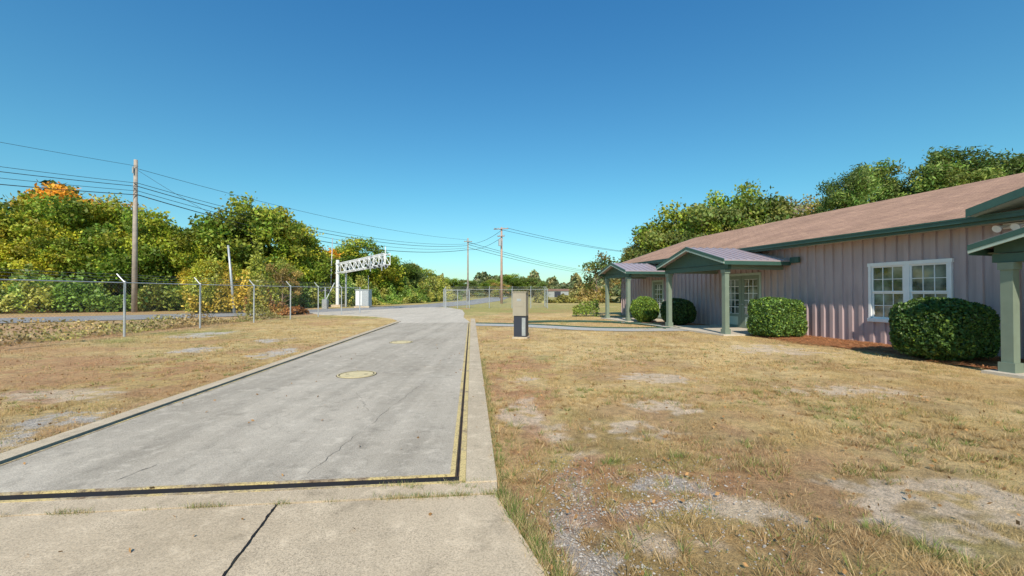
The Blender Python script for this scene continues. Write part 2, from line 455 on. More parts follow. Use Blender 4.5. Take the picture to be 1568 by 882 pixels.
def roofobj(name, quads, mat, th=.08):
    me = bpy.data.meshes.new(name); vs = []; fs = []; uv = []
    for q in quads:
        q = [Vector(p) for p in q]; n = (q[1]-q[0]).cross(q[2]-q[0]).normalized()
        if n.z < 0: n = -n
        u = (q[1]-q[0]); L = u.length; u.normalize(); w = n.cross(u)
        k = len(vs); vs += q+[p-n*th for p in q]
        m = len(q)
        fs.append(tuple(range(k, k+m))); uv += [((p-q[0]).dot(u), (p-q[0]).dot(w)) for p in q]
        fs.append(tuple(range(k+m, k+2*m))[::-1]); uv += [(0, 0)]*m
        for i in range(m):
            j = (i+1) % m; fs.append((k+i, k+m+i, k+m+j, k+j)); uv += [(0, 0)]*4
    me.from_pydata([tuple(v) for v in vs], [], fs); ul = me.uv_layers.new(name='UVMap')
    for i, c in enumerate(uv): ul.data[i].uv = c
    me.materials.append(mat)
    return link(name, me, bld)
RP0, RP1 = P0-.4, 25.6
roofobj('roof', [[bp(RP0, QE, EZ), bp(RP1, QE, EZ), bp(RP1, QR, RZ), bp(RP0, QR, RZ)],
                 [bp(RP1, 25.3, EZ), bp(RP0, 25.3, EZ), bp(RP0, QR, RZ), bp(RP1, QR, RZ)]], M_roof)
b = MB()
b.box(bp, RP0, RP1+.02, QE-.10, QE-.005, EZ-.13, EZ-.015, M_green)
b.box(bp, RP0, RP1+.02, QE-.12, QE-.10, EZ-.04, EZ-.005, M_green)
b.box(bp, RP0, RP1, QE+.002, QE+.03, EZ-.2, EZ-.09, M_green)
b.box(bp, RP0, RP1, QE+.03, QW+.1, EZ-.17, EZ-.13, M_palet)
for (qa, za, qb, zb) in ((QE, EZ, QR, RZ), (25.3, EZ, QR, RZ)):
    for pp in (RP1+.003, RP0-.033):
        b.hexa([bp(pp, qa, za-.2), bp(pp+.03, qa, za-.2), bp(pp+.03, qb, zb-.2), bp(pp, qb, zb-.2),
                bp(pp, qa, za+.01), bp(pp+.03, qa, za+.01), bp(pp+.03, qb, zb+.01), bp(pp, qb, zb+.01)], M_green)
b.obj('gutter_and_fascia', bld)
G0, G1 = 6.95, -3.5; GM = (G0+G1)/2; gz0 = 3.36; gz1 = gz0+(G0-GM)*.30
QG = 12.1
def mainz_q(z): return QE+(z-EZ)/((RZ-EZ)/(QR-QE))
roofobj('cross_gable_roof', [[bp(G0, QG, gz0), bp(GM, QG, gz1), bp(GM, mainz_q(gz1), gz1+.02), bp(G0, mainz_q(gz0), gz0+.02)],
        [bp(GM, QG, gz1), bp(G1, QG, gz0), bp(G1, mainz_q(gz0), gz0+.02), bp(GM, mainz_q(gz1), gz1+.02)]], M_roof)
b = MB()
for s_, (pa, pb) in enumerate(((G0, GM), (G1, GM))):
    b.hexa([bp(pa, QG-.03, gz0-.16), bp(pb, QG-.03, gz1-.16), bp(pb, QG-.003, gz1-.16), bp(pa, QG-.003, gz0-.16),
            bp(pa, QG-.03, gz0+.02), bp(pb, QG-.03, gz1+.02), bp(pb, QG-.003, gz1+.02), bp(pa, QG-.003, gz0+.02)], M_green)
    b.hexa([bp(pa, QG, gz0-.14), bp(pb, QG, gz1-.14), bp(pb, QW, gz1-.14), bp(pa, QW, gz0-.14),
            bp(pa, QG, gz0-.10), bp(pb, QG, gz1-.10), bp(pb, QW, gz1-.10), bp(pa, QW, gz0-.10)], M_palet)
b.poly([bp(G0-.3, QW-.012, 3.15), bp(G1+.3, QW-.012, 3.15), bp(GM, QW-.012, gz1-.15)], M_siding)
b.obj('cross_gable_trim', bld)
b = MB()
for pp in (6.72, 6.42):
    b.tube([bp(pp, QW-.06, 3.0), bp(pp+.03, QW-.25, 2.98), bp(pp+.05, QW-.36, 2.93)], [.03, .035, .085], M_white, 14)
b.box(bp, 6.35, 6.8, QW-.10, QW-.055, 2.94, 3.06, M_white)
b.obj('floodlight', bld)

def window(p0, p1, z0, z1):
    b = MB(); q = QW
    f = .07
    b.box(bp, p0-.03, p1+.03, q-.07, q+.02, z1-f, z1+.03, M_white)
    b.box(bp, p0-.03, p1+.03, q-.09, q+.02, z0-.03, z0+f, M_white)
    for a in (p0-.01, p1-f+.01, (p0+p1)/2-f):
        w = f if a != (p0+p1)/2-f else 2*f
        b.box(bp, a, a+w, q-.066, q+.02, z0+f, z1-f, M_white)
    m = (p0+p1)/2
    for (a0, a1) in ((p0+f, m-f), (m+f, p1-f)):
        zm = (z0+z1)/2
        for (c0, c1, dq) in ((zm, z1-f, 0), (z0+f, zm, .02)):
            o = q-.03+dq
            b.box(bp, a0, a1, o+.012, o+.018, c0, c1, M_glass)
            for (x0, x1, y0, y1) in ((a0, a0+.04, c0, c1), (a1-.04, a1, c0, c1), (a0+.04, a1-.04, c0, c0+.045), (a0+.04, a1-.04, c1-.04, c1)):
                b.box(bp, x0, x1, o-.01, o+.02, y0, y1, M_white)
            for i in (1, 2):
                x = a0+.04+(a1-a0-.08)*i/3
                b.box(bp, x-.009, x+.009, o-.002, o+.011, c0+.045, c1-.04, M_white)
            y = (c0+c1)/2
            b.box(bp, a0+.04, a1-.04, o-.003, o+.010, y-.009, y+.009, M_white)
    b.obj('window', bld)
window(7.78, 9.74, .68, 2.33); window(-4, -2, .68, 2.33)
def doors(p0, p1, z1, n=2):
    b = MB(); q = QW
    b.box(bp, p0-.06, p1+.06, q-.065, q+.02, z1, z1+.09, M_palet)
    b.box(bp, p0-.06, p0+.02, q-.065, q+.02, .04, z1, M_palet); b.box(bp, p1-.02, p1+.06, q-.065, q+.02, .04, z1, M_palet)
    w = (p1-p0-.04)/n
    for k in range(n):
        a0 = p0+.02+k*w+.006; a1 = a0+w-.012
        g0, g1, y0, y1 = a0+.14, a1-.14, .62, z1-.16
        for (x0, x1, c0, c1) in ((a0, g0, .06, z1), (g1, a1, .06, z1), (g0, g1, .06, y0), (g0, g1, y1, z1)):
            b.box(bp, x0, x1, q-.01, q+.03, c0, c1, M_greenl)
        b.box(bp, g0, g1, q+.005, q+.012, y0, y1, M_glass)
        for i in (1, 2):
            x = g0+(g1-g0)*i/3; b.box(bp, x-.011, x+.011, q-.008, q+.004, y0, y1, M_white)
        for i in range(0, 6):
            y = y0+(y1-y0)*i/5; b.box(bp, g0, g1, q-.009, q+.003, y-.011, y+.011, M_white)
        b.box(bp, g0+.05, g1-.05, q-.016, q-.01, .16, .5, M_palet)
    pm = (p0+p1)/2
    for s in (-1, 1):
        x = pm+s*.07; b.tube([bp(x, q-.01, 1.02), bp(x, q-.07, 1.02), bp(x+s*.09, q-.07, 1.02)], .014, M_galv, 8)
    b.obj('french_doors' if n == 2 else 'door', bld)
doors(13.78, 15.78, 2.2); doors(2.9, 4.9, 2.2); doors(20.4, 21.4, 2.1, 1)

def canopy(pa, pb, eave, qf=10.25, qp=10.6, sl=.3):
    b = MB(); pm = (pa+pb)/2; o = .38; x0, x1 = pa-o, pb+o; hr = (pm-x0)*sl
    for (a, c) in ((x0, pm), (x1, pm)):
        b.hexa([bp(a, qf, eave), bp(c, qf, eave+hr), bp(c, QW-.055, eave+hr), bp(a, QW-.055, eave),
                bp(a, qf, eave+.04), bp(c, qf, eave+hr+.04), bp(c, QW-.055, eave+hr+.04), bp(a, QW-.055, eave+.04)], M_metalroof)
        n = 9
        for i in range(n+1):
            qq = qf+(QW-.085-qf)*i/n
            b.hexa([bp(a, qq, eave+.04), bp(c, qq, eave+hr+.04), bp(c, qq+.018, eave+hr+.04), bp(a, qq+.018, eave+.04),
                    bp(a, qq, eave+.075), bp(c, qq, eave+hr+.075), bp(c, qq+.018, eave+hr+.075), bp(a, qq+.018, eave+.075)], M_metalroof)
        b.hexa([bp(a, qf-.03, eave-.10), bp(c, qf-.03, eave+hr-.10), bp(c, qf-.003, eave+hr-.10), bp(a, qf-.003, eave-.10),
                bp(a, qf-.03, eave-.04), bp(c, qf-.03, eave+hr-.04), bp(c, qf-.003, eave+hr-.04), bp(a, qf-.003, eave-.04)], M_palet)
        b.hexa([bp(a, qf-.04, eave-.038), bp(c, qf-.04, eave+hr-.038), bp(c, qf-.003, eave+hr-.038), bp(a, qf-.003, eave-.038),
                bp(a, qf-.04, eave+.06), bp(c, qf-.04, eave+hr+.06), bp(c, qf-.003, eave+hr+.06), bp(a, qf-.003, eave+.06)], M_green)
    for a in (x0, x1-.025):
        b.box(bp, a, a+.025, qf, QW-.065, eave-.13, eave-.002, M_green)
    zb = eave-.12
    b.poly([bp(pa-.2, qp-.02, zb+.02), bp(pb+.2, qp-.02, zb+.02), bp(pb+.2, qp-.02, eave+(x1-pb-.2)*sl), bp(pm, qp-.02, eave+hr-.01), bp(pa-.2, qp-.02, eave+(pa-.2-x0)*sl)], M_green)
    b.box(bp, x0+.03, x1-.03, qp+.09, QW-.065, zb+.02, zb+.045, M_greenl)
    b.obj('canopy_roof', bld)
    b = MB(); w = .085
    b.box(bp, pa-.2, pb+.2, qp-.07, qp+.07, zb-.16, zb, M_green)
    for p in (pa, pb):
        b.box(bp, p-.06, p+.06, qp+.075, QW-.065, zb-.15, zb-.004, M_greenl)
        b.box(bp, p-w, p+w, qp-w, qp+w, .03, zb-.165, M_greenl)
        b.box(bp, p-w-.03, p+w+.03, qp-w-.03, qp+w+.03, .025, .22, M_greenl)
        b.box(bp, p-w-.025, p+w+.025, qp-w-.025, qp+w+.025, zb-.30, zb-.168, M_greenl)
    b.obj('canopy_posts', bld)
    b = MB()
    b.box(bp, pa-.25, pb+.25, qp-.3, QW+.04, -.02, .045, M_drive)
    b.obj('concrete_stoop', bld)
canopy(12.75, 16.15, 2.60); canopy(19.75, 22.2, 2.58); canopy(2.1, 5.48, 2.34)
b = MB()
b.box(bp, 12.0, 12.35, QW-.14, QW-.055, 2.55, 2.75, M_green)
b.obj('wall_box', bld)

b = MB()
def ribbon(mb, pts, z, mat):
    mb.poly([(x, y, z) for x, y in pts], mat)
bed = [bp(-6, 11.0), bp(1.8, 10.9), bp(5.6, 11.0), bp(7.2, 10.75), bp(8.6, 11.1), bp(10.2, 11.5), bp(11.6, 11.2), bp(12.45, 11.3), bp(12.45, 13.1), bp(-6, 13.1)]
ribbon(b, [p[:2] for p in bed], .012, M_mulch_base)
bed2 = [bp(16.45, 11.0), bp(17.8, 10.7), bp(19.4, 11), bp(19.4, 13.1), bp(16.45, 13.1)]
ribbon(b, [p[:2] for p in bed2], .012, M_mulch_base)
b.obj('mulch_bed')
p = R.uniform(2, 12.4, 26000); q = R.uniform(10.7, 13.0, 26000)
edge = 11.1+.25*np.sin(p*1.7)+R.normal(0, .14, len(p)); k = q > edge; p, q = p[k], q[k]
x = q*cA-p*sA; y = q*sA+p*cA; n = len(x)
an = R.uniform(0, 2*np.pi, n); L = R.uniform(.03, .09, n)
dx, dy = np.cos(an)*L, np.sin(an)*L; z = R.uniform(.012, .05, n)
V = np.stack([np.stack([x-dx, y-dy, z], -1), np.stack([x+dy*.12, y-dx*.12, z+.004], -1), np.stack([x+dx, y+dy, z+R.uniform(-.01, .03, n)], -1), np.stack([x-dy*.12, y+dx*.12, z+.004], -1)], 1).reshape(-1, 3)
colr = np.array([.54, .26, .12])*R.uniform(.5, 1.4, (n, 1)); colr = np.repeat(colr, 4, 0)
link('pine_straw', npmesh('pine_straw', V, 4, M_blade, colr))

path = [(-1.9, 19.6), (.3, 19.0), (1.6, 18.2), (3.0, 17.2), (4.6, 16.8), (6.3, 16.9), (8.0, 17.0)]
def smooth(pts, n=8):
    out = []
    P = [Vector(p) for p in pts]
    for i in range(len(P)-1):
        a = P[max(i-1, 0)]; b_ = P[i]; c = P[i+1]; d = P[min(i+2, len(P)-1)]
        for k in range(n):
            t = k/n
            out.append(.5*((2*b_)+(c-a)*t+(2*a-5*b_+4*c-d)*t*t+(3*b_-a-3*c+d)*t**3))
    out.append(P[-1]); return out
def band(mb, pts, w, z, mat):
    P = smooth(pts); L = []; Rr = []
    for i, p in enumerate(P):
        d = (P[min(i+1, len(P)-1)]-P[max(i-1, 0)]).normalized(); nn = Vector((-d.y, d.x))
        L.append(p+nn*w/2); Rr.append(p-nn*w/2)
    for i in range(len(P)-1):
        mb.poly([(*Rr[i], z), (*Rr[i+1], z), (*L[i+1], z), (*L[i], z)], mat)
    return L, Rr
b = MB(); L, Rr = band(b, path, 1.3, .012, M_gravel)
L2, R2 = band(b, [(.2, 20.8), (2.2, 21.6), (4.4, 21.3), (6.0, 20.0), (6.6, 18.4), (6.6, 17.2)], .6, .016, M_gravel)
b.obj('gravel_path')
b = MB()
for l in (L, L2, R2): b.tube([(p.x, p.y, .025) for p in l], .035, M_hose, 6)
b.obj('garden_edging')

# ------------------------------------------------------------ kiosk
k = empty('card_reader_pedestal')
ang = math.radians(-14)
def kf(x, y, z): return (.30+x*math.cos(ang)-y*math.sin(ang), 13.75+x*math.sin(ang)+y*math.cos(ang), z)
b = MB()
b.box(kf, -.21, .21, -.16, .16, -.02, .74, M_dkgrey)
b.box(kf, -.25, .25, -.20, .20, -.02, .06, M_kerb)
b.box(kf, -.24, .20, -.19, .20, .745, 1.50, M_beige)
b.box(kf, -.26, .22, -.21, .22, 1.503, 1.535, M_beige)
b.box(kf, -.15, .11, -.196, -.1905, 1.05, 1.36, M_beige)
b.box(kf, -.10, .04, -.20, -.1965, 1.22, 1.30, M_galvd)
b.box(kf, .06, .18, -.1665, -.161, .1, .68, M_galvd)
b.obj('cabinet', k)

# ------------------------------------------------------------ chain link fences
def fence(name, pts, h=1.84, arm=True, cell=.075, wr=.0022, armdir=-1):
    root = empty(name); b = MB()
    for i, (x, y) in enumerate(pts):
        r = .035 if i not in (0, len(pts)-1) else .045
        b.tube([(x, y, -.1), (x, y, h+.02)], r, M_galv, 8)
        b.tube([(x, y, h+.02), (x, y, h+.06)], [r*1.3, .02], M_galv, 8)
    wires = []
    for (x0, y0), (x1, y1) in zip(pts, pts[1:]):
        b.tube([(x0, y0, h), (x1, y1, h)], .018, M_galv, 6)
        d = Vector((x1-x0, y1-y0)); L = d.length; d.normalize(); nrm = Vector((-d.y, d.x))*(-armdir)
        if arm:
            b.tube([(x0, y0, h), (x0+nrm.x*.28, y0+nrm.y*.28, h+.30)], .02, M_galv, 6)
            for f in (.35, .68, .98):
                ox, oy, oz = nrm.x*.28*f, nrm.y*.28*f, h+.30*f
                b.tube([(x0+ox, y0+oy, oz), ((x0+x1)/2+ox, (y0+y1)/2+oy, oz-.02), (x1+ox, y1+oy, oz)], .005, M_galvd, 4)
        H = h-.05; c = cell*1.414
        for sgn in (1, -1):
            s0 = -H
            while s0 < L+H:
                if sgn == 1: z0 = max(0, -s0); z1 = min(H, L-s0)
                else: z0 = max(0, s0-L); z1 = min(H, s0)
                if z1 > z0:
                    u0 = s0+sgn*z0; u1 = s0+sgn*z1
                    P = lambda u, z, dz: (x0+d.x*u, y0+d.y*u, z+.04+dz)
                    wires += [P(u0, z0, -wr*1.4), P(u1, z1, -wr*1.4), P(u1, z1, wr*1.4), P(u0, z0, wr*1.4)]
                s0 += c
    b.obj('posts_and_rails', root)
    V = np.array(wires); me = npmesh('chain_link_mesh', V, 4, M_galvd)
    link('chain_link_mesh', me, root)
fence('chain_link_fence', [(-13.4, -3.5), (-13.4, .0), (-13.4, 3.6), (-13.35, 7.2), (-13.3, 10.8), (-13.25, 14.3), (-13.2, 17.7), (-12.9, 20.9), (-12.45, 23.5), (-12.0, 25.9), (-11.5, 28.2), (-11.1, 30.5)], wr=.0014)
fence('chain_link_fence', [(-7.2, 44), (-6.6, 41), (-4.4, 40.7), (-2.2, 40.5), (0, 40.3), (1.8, 40.1), (3.4, 40.0), (3.5, 43), (3.6, 46)], h=1.8, cell=.12, wr=.003)
fence('swing_gate', [(-6.3, 39.8), (-5.2, 40.0), (-4.1, 40.2)], h=1.7, arm=False, cell=.12, wr=.003)

# ------------------------------------------------------------ poles & wires
def pole(name, x, y, h, r, mat, arms=(), lean=(0, 0)):
    root = empty(name); b = MB()
    b.tube([(x, y, -.2), (x+lean[0]*.5, y+lean[1]*.5, h/2), (x+lean[0], y+lean[1], h)], [r, r*.85, r*.65], mat, 10)
    for (z, half, dx, dy) in arms:
        d = Vector((dx, dy)).normalized()
        f = lambda a, c, zz: (x+lean[0]+d.x*a-d.y*c, y+lean[1]+d.y*a+d.x*c, zz)
        b.box(f, -half, half, -r-.1, -r-.01, z, z+.11, mat)
        for s in (-half*.9, -half*.4, half*.4, half*.9):
            b.tube([f(s, -r-.05, z+.11), f(s, -r-.05, z+.26)], [.05, .03], M_galvd, 6)
    b.obj('pole', root, smooth=True)
    return root
pA = pole('utility_pole', -28.9, 32, 11.7, .19, M_wood)
b = MB()
b.tube([(-28.9, 31.75, 10.6), (-28.9, 31.75, 11.1)], .05, M_galvd, 8)
b.tube([(-28.9, 31.8, 9.9), (-28.5, 31.7, 9.9)], .035, M_galvd, 6); b.tube([(-28.9, 31.8, 9.5), (-28.5, 31.7, 9.5)], .035, M_galvd, 6)
b.obj('insulators', pA)
pole('utility_pole', -7.6, 72, 10.9, .17, M_wood, [(10.2, .7, 1, .2)])
pB = pole('utility_pole', -1.44, 57.6, 10.5, .19, M_woodr, [(10.2, 1.05, 1, -.3), (9.2, .5, 1, -.3)])
b = MB(); b.tube([(-1.65, 57.2, 7.9), (-1.65, 57.2, 8.8)], .22, M_galv, 12); b.obj('transformer', pB)
pole('wooden_post', -19.9, 30., 4.9, .10, M_galv, lean=(-.5, 0))
pole('antenna_mast', -19.6, 45., 7.4, .06, M_galv, lean=(.25, 0))
wr = empty('overhead_power_lines')
def wire(a, c, sag, r=.022):
    pts = []
    for i in range(25):
        t = i/24; p = Vector(a).lerp(Vector(c), t); p.z -= 4*sag*t*(1-t); pts.append(p)
    b = MB(); b.tube(pts, r, M_wire, 5); b.obj('wire', wr, recalc=False)
prev = (-50.5, -8.)
for z0, z1, zp, sag, r in ((11.2, 10.6, 11.3, .9, .016), (10.1, 9.9, 10.1, 1.5, .02), (9.85, 9.6, 9.7, 1.6, .028), (9.5, 9.2, 9.3, 1.7, .02), (9.2, 8.9, 8.9, 1.9, .035)):
    wire((-28.7, 32, z0-.2), (-7.6, 72, z1), sag, r)
    wire((*prev, zp+.3), (-28.7, 32, z0-.2 if z0 < 11 else z0), sag*.8, r*.8)
for dz in (0, -.4, -.9): wire((-7.6, 72, 10.2+dz), (60, 190, 10.2+dz), 2.2, .035)
for dz in (0, -1.0): wire((-7.6, 72, 9.9+dz), (-1.44, 57.6, 10.1+dz), .5, .025)
for dx in (-.9, .9): wire((-1.44+dx, 57.4, 10.35), (45, 100, 10.3), 1.2, .025)
wire((-28.9, 32, 11.0), (-22, 36.8, 6.3), .3, .012)

# ------------------------------------------------------------ railroad cantilever
can = empty('railroad_signal_cantilever'); b = MB()
A = Vector((-18.2, 43.6, 0)); Bv = Vector((-11.3, 37.2, 0)); d = (Bv-A).normalized(); nn = Vector((-d.y, d.x, 0))
b.tube([A+Vector((0, 0, -.1)), A+Vector((0, 0, 4.9))], .17, M_white, 12)
b.tube([A+nn*.9+Vector((0, 0, -.1)), A+nn*.9+Vector((0, 0, 4.7))], .10, M_galv, 10)
b.box(W, A.x-.5, A.x+.5, A.y-.5, A.y+.9, -.1, .25, M_kerb)
Lc = (Bv-A).length; n = 10
ch = {}
for sx in (0, 1):
    for sz in (0, 1):
        f = lambda t, sx=sx, sz=sz: A+d*t+nn*(sx*.6-.1)+Vector((0, 0, 3.55+.95*sz+.05*t))
        ch[(sx, sz)] = f
        b.tube([f(-.3), f(Lc)], .055, M_white, 6)
for i in range(n):
    t0 = Lc*i/n; t1 = Lc*(i+1)/n
    for sx in (0, 1):
        b.tube([ch[(sx, i % 2)](t0), ch[(sx, 1-i % 2)](t1)], .035, M_white, 5)
        b.tube([ch[(sx, 0)](t1), ch[(sx, 1)](t1)], .03, M_white, 5)
    b.tube([ch[(0, 1)](t0), ch[(1, 1)](t1)], .03, M_white, 5)
    b.tube([ch[(0, 0)](t1), ch[(1, 0)](t1)], .03, M_white, 5)
for t in (Lc-.2, Lc-2.2):
    c = A+d*t+Vector((0, 0, 3.75))
    b.tube([c+Vector((-.1, -.3, 1.3)), c+Vector((-.1, -.3, -.3))], .05, M_galv, 6)
    for s in (-.3, .3):
        p = c+Vector((s, -.35, .1)); b.tube([p+Vector((0, .1, 0)), p+Vector((0, -.02, 0))], [.15, .17], M_galvd, 14)
        b.tube([p+Vector((0, -.02, 0)), p+Vector((0, -.2, .04))], [.10, .09], M_wire, 10)
b.tube([A+d*(Lc+.05)+Vector((0, 0, 3.6)), A+d*(Lc+.05)+Vector((0, 0, 5.6))], .04, M_white, 6)
b.obj('cantilever_truss', can)
sg = empty('railroad_crossing_signal'); b = MB(); x, y = -17.2, 38.5
b.tube([(x, y, 0), (x, y, 2.0)], .06, M_galv, 8)
for s in (-.3, .3):
    b.tube([(x+s, y, 1.7), (x+s, y-.12, 1.7)], [.13, .14], M_wire, 12)
b.tube([(x-.35, y, 1.7), (x+.35, y, 1.7)], .03, M_galv, 6)
b.box(W, x-.22, x+.22, y-.2, y+.2, 0, .9, M_galvd)
b.tube([(x, y+.1, .8), (x+.5, y+.1, 1.8), (x+.8, y+.1, 2.4)], .035, M_white, 6)
b.obj('mast', sg)
cb = empty('signal_cabinet'); b = MB(); x, y = -14.9, 42.
b.box(W, x-.65, x+.65, y-.5, y+.5, .15, 1.75, M_galv); b.box(W, x-.7, x+.7, y-.55, y+.55, 1.753, 1.82, M_galv)
b.box(W, x-.6, x-.02, y-.52, y-.502, .25, 1.65, M_white); b.box(W, x+.02, x+.6, y-.52, y-.502, .25, 1.65, M_galv)
b.box(W, x-.75, x+.75, y-.6, y+.6, -.05, .147, M_kerb); b.tube([(x+.6, y-.4, 1.8), (x+.6, y-.4, 3.2)], .03, M_galv, 6)
b.obj('cabinet', cb)
sh = empty('metal_shed'); b = MB(); x, y = 14.5, 135
b.box(W, x-3.5, x+3.5, y-2, y+2, 0, 2.0, M_galvd)
b.hexa([(x-3.7, y-2.2, 2.0), (x+3.7, y-2.2, 2.0), (x+3.7, y+2.2, 2.0), (x-3.7, y+2.2, 2.0), (x-3.7, y-.1, 2.7), (x+3.7, y-.1, 2.7), (x+3.7, y+.1, 2.7), (x-3.7, y+.1, 2.7)], M_roof)
b.box(W, x-1, x+1, y-2.03, y-2.003, 0, 1.8, M_dkgrey); b.obj('shed', sh)

# ------------------------------------------------------------ foliage
def leaves(C_, size, col, asp=.55, up=0.0):
    n = len(C_)
    u = R.normal(size=(n, 3)); u /= np.linalg.norm(u, axis=1, keepdims=True)
    w = R.normal(size=(n, 3)); w[:, 2] *= (1-up)
    w -= u*(u*w).sum(1, keepdims=True); w /= np.linalg.norm(w, axis=1, keepdims=True)
    s = size*R.uniform(.6, 1.35, (n, 1))
    V = np.stack([C_-u*s, C_+w*s*asp+u*s*.1, C_+u*s, C_-w*s*asp+u*s*.1], 1).reshape(-1, 3)
    return V, np.repeat(col, 4, 0)
def crown(h, z0, rad, nclump, nleaf, crad, shape='round', seed=0, base=(.085, .12, .022), alt=(.16, .16, .025), altp=.3, lsize=.16, asp=.6, flat=.75):
    r = np.random.default_rng(seed)
    cs = []
    while len(cs) < nclump:
        p = r.uniform(-1, 1, 3)
        if shape == 'round':
            l = np.linalg.norm(p)
            if l > 1 or l < .35: continue
            p2 = np.array([p[0]*rad, p[1]*rad, z0+(h-z0-crad*.6)*(p[2]*.5+.5)])
            if p[2] < -.2: p2[:2] *= 1.1
        else:
            t = r.uniform(0, 1); a = r.uniform(0, 6.28); rr = rad*(1-t*.6)*r.uniform(.3, 1)
            p2 = np.array([rr*math.cos(a), rr*math.sin(a), z0+(h-z0-crad*.5)*t])
        cs.append(p2)
    cs = np.array(cs); lob = r.uniform(.55, 1.35, nclump)
    per = nleaf//nclump
    P = []; Cc = []
    base = np.array(base); alt = np.array(alt)
    for c, l in zip(cs, lob):
        n = int(per*l*l)
        dv = R.normal(size=(n, 3)); dv /= np.linalg.norm(dv, axis=1, keepdims=True)
        rr = R.uniform(.15, 1, (n, 1))**.45
        rr *= 1+.25*R.normal(size=(n, 1))
        off = dv*rr*crad*l; off[:, 2] *= flat
        P.append(c+off)
        col = base if r.uniform() > altp else alt
        col = col*r.uniform(.5, 1.4)
        Cc.append(col*R.uniform(.65, 1.35, (n, 1))*(1+R.normal(0, .08, (n, 3))))
    P = np.concatenate(P); Cc = np.clip(np.concatenate(Cc), .005, 1)
    V, CC = leaves(P, lsize, Cc, asp)
    return cs, V, CC
def treemesh(name, h, z0, rad, nclump, nleaf, crad, trunk_r=.2, limbs=14, **kw):
    cs, V, CC = crown(h, z0, rad, nclump, nleaf, crad, **kw)
    r = random.Random(kw.get('seed', 0))
    b = MB(); top = h*.8
    wob = [(r.uniform(-.25, .25)*i/5*h/10, r.uniform(-.25, .25)*i/5*h/10) for i in range(7)]
    tp = [Vector((wob[i][0], wob[i][1], -.2+top*i/6)) for i in range(7)]
    b.tube(tp, [trunk_r*(1-.13*i) for i in range(7)], M_bark, 8)
    idx = list(range(len(cs))); r.shuffle(idx)
    for i in idx[:limbs]:
        c = Vector(cs[i]); zt = max(h*.12, c.z-c.xy.length*.7)
        zt = min(zt, top*.95); k = min(5.99, (zt+.2)/top*6); j = int(k); s = tp[j].lerp(tp[j+1], k-j)
        m = s.lerp(c, .5)+Vector((r.uniform(-.2, .2), r.uniform(-.2, .2), -.15))*(h/10)
        b.tube([s, m, c], [trunk_r*.38, trunk_r*.22, trunk_r*.08], M_bark, 5)
    tv = np.array(b.v); nt_ = len(tv)
    me = bpy.data.meshes.new(name)
    nl = len(V)
    allv = np.concatenate([tv, V])
    fl = [len(f) for f in b.f]; lt = [i for f in b.f for i in f]
    loops = np.concatenate([np.array(lt, np.int32), np.arange(nt_, nt_+nl, dtype=np.int32)])
    starts = np.concatenate([np.cumsum([0]+fl[:-1]), len(lt)+np.arange(0, nl, 4)]).astype(np.int32)
    me.vertices.add(len(allv)); me.vertices.foreach_set('co', allv.astype(np.float32).ravel())
    me.loops.add(len(loops)); me.loops.foreach_set('vertex_index', loops)
    me.polygons.add(len(starts)); me.polygons.foreach_set('loop_start', starts)
    me.update(calc_edges=True)
    me.materials.append(M_bark); me.materials.append(M_leaf)
    me.polygons.foreach_set('material_index', np.array([0]*len(fl)+[1]*(nl//4), np.int32))
    a = me.color_attributes.new('Col', 'FLOAT_COLOR', 'POINT')
    c4 = np.ones((len(allv), 4), np.float32); c4[nt_:, :3] = CC; a.data.foreach_set('color', c4.ravel())
    return me
G1c = dict(base=(.22, .285, .035), alt=(.43, .42, .045))
T = {
 'g1': treemesh('t1', 10, 2.0, 4.2, 60, 17000, 1.1, seed=1, altp=.4, **G1c),
 'g2': treemesh('t2', 10, 1.8, 3.8, 55, 16000, 1.05, seed=2, altp=.7, **G1c),
 'g3': treemesh('t3', 10, 1.8, 4.6, 64, 17000, 1.05, seed=3, base=(.16, .23, .035), alt=(.29, .33, .05), altp=.45),
 'y1': treemesh('t4', 10, 1.8, 3.8, 50, 14000, 1.05, seed=4, base=(.42, .42, .05), alt=(.60, .46, .05), altp=.35),
 'o1': treemesh('t5', 10, 1.8, 3.4, 46, 11000, 1.0, seed=5, base=(.64, .31, .04), alt=(.40, .36, .05), altp=.4),
 'r1': treemesh('t6r', 10, 1.5, 3.6, 46, 10000, 1.0, seed=15, base=(.44, .28, .10), alt=(.34, .33, .07), altp=.5, limbs=30, lsize=.13),
 'd1': treemesh('t6', 10, 1.5, 4.2, 60, 15000, 1.0, seed=6, base=(.20, .245, .07), alt=(.34, .33, .10), altp=.45),
 'b1': treemesh('t7', 10, 2.5, 3.6, 60, 6500, 1.1, seed=7, base=(.42, .31, .21), alt=(.32, .27, .15), altp=.4, limbs=50, lsize=.12),
 'p1': treemesh('t8', 10, 4.4, 2.7, 54, 17000, .62, seed=8, shape='pine', base=(.15, .225, .06), alt=(.24, .30, .08), altp=.4, limbs=40, trunk_r=.12, lsize=.11, asp=.35, flat=.8),
 'p2': treemesh('t9', 10, 4.8, 2.7, 48, 15000, .66, seed=9, shape='pine', base=(.16, .235, .06), alt=(.24, .30, .09), altp=.4, limbs=40, trunk_r=.12, lsize=.11, asp=.35, flat=.8),
}
NM = {'g': 'broadleaf_tree', 'y': 'yellowing_tree', 'o': 'autumn_orange_tree', 'r': 'autumn_brown_tree', 'd': 'oak_tree', 'b': 'bare_tree', 'p': 'pine_tree'}
def tree(kind, brg, Y, h, wid=1.0):
    X = (brg-784)/640*Y      # surveyed bearing (tangent units, 784 = north) and northing -> easting
    s = h/10
    link(NM[kind[0]], T[kind], None, (X, Y, 0), random.uniform(0, 6.28), (s*wid, s*wid, s))
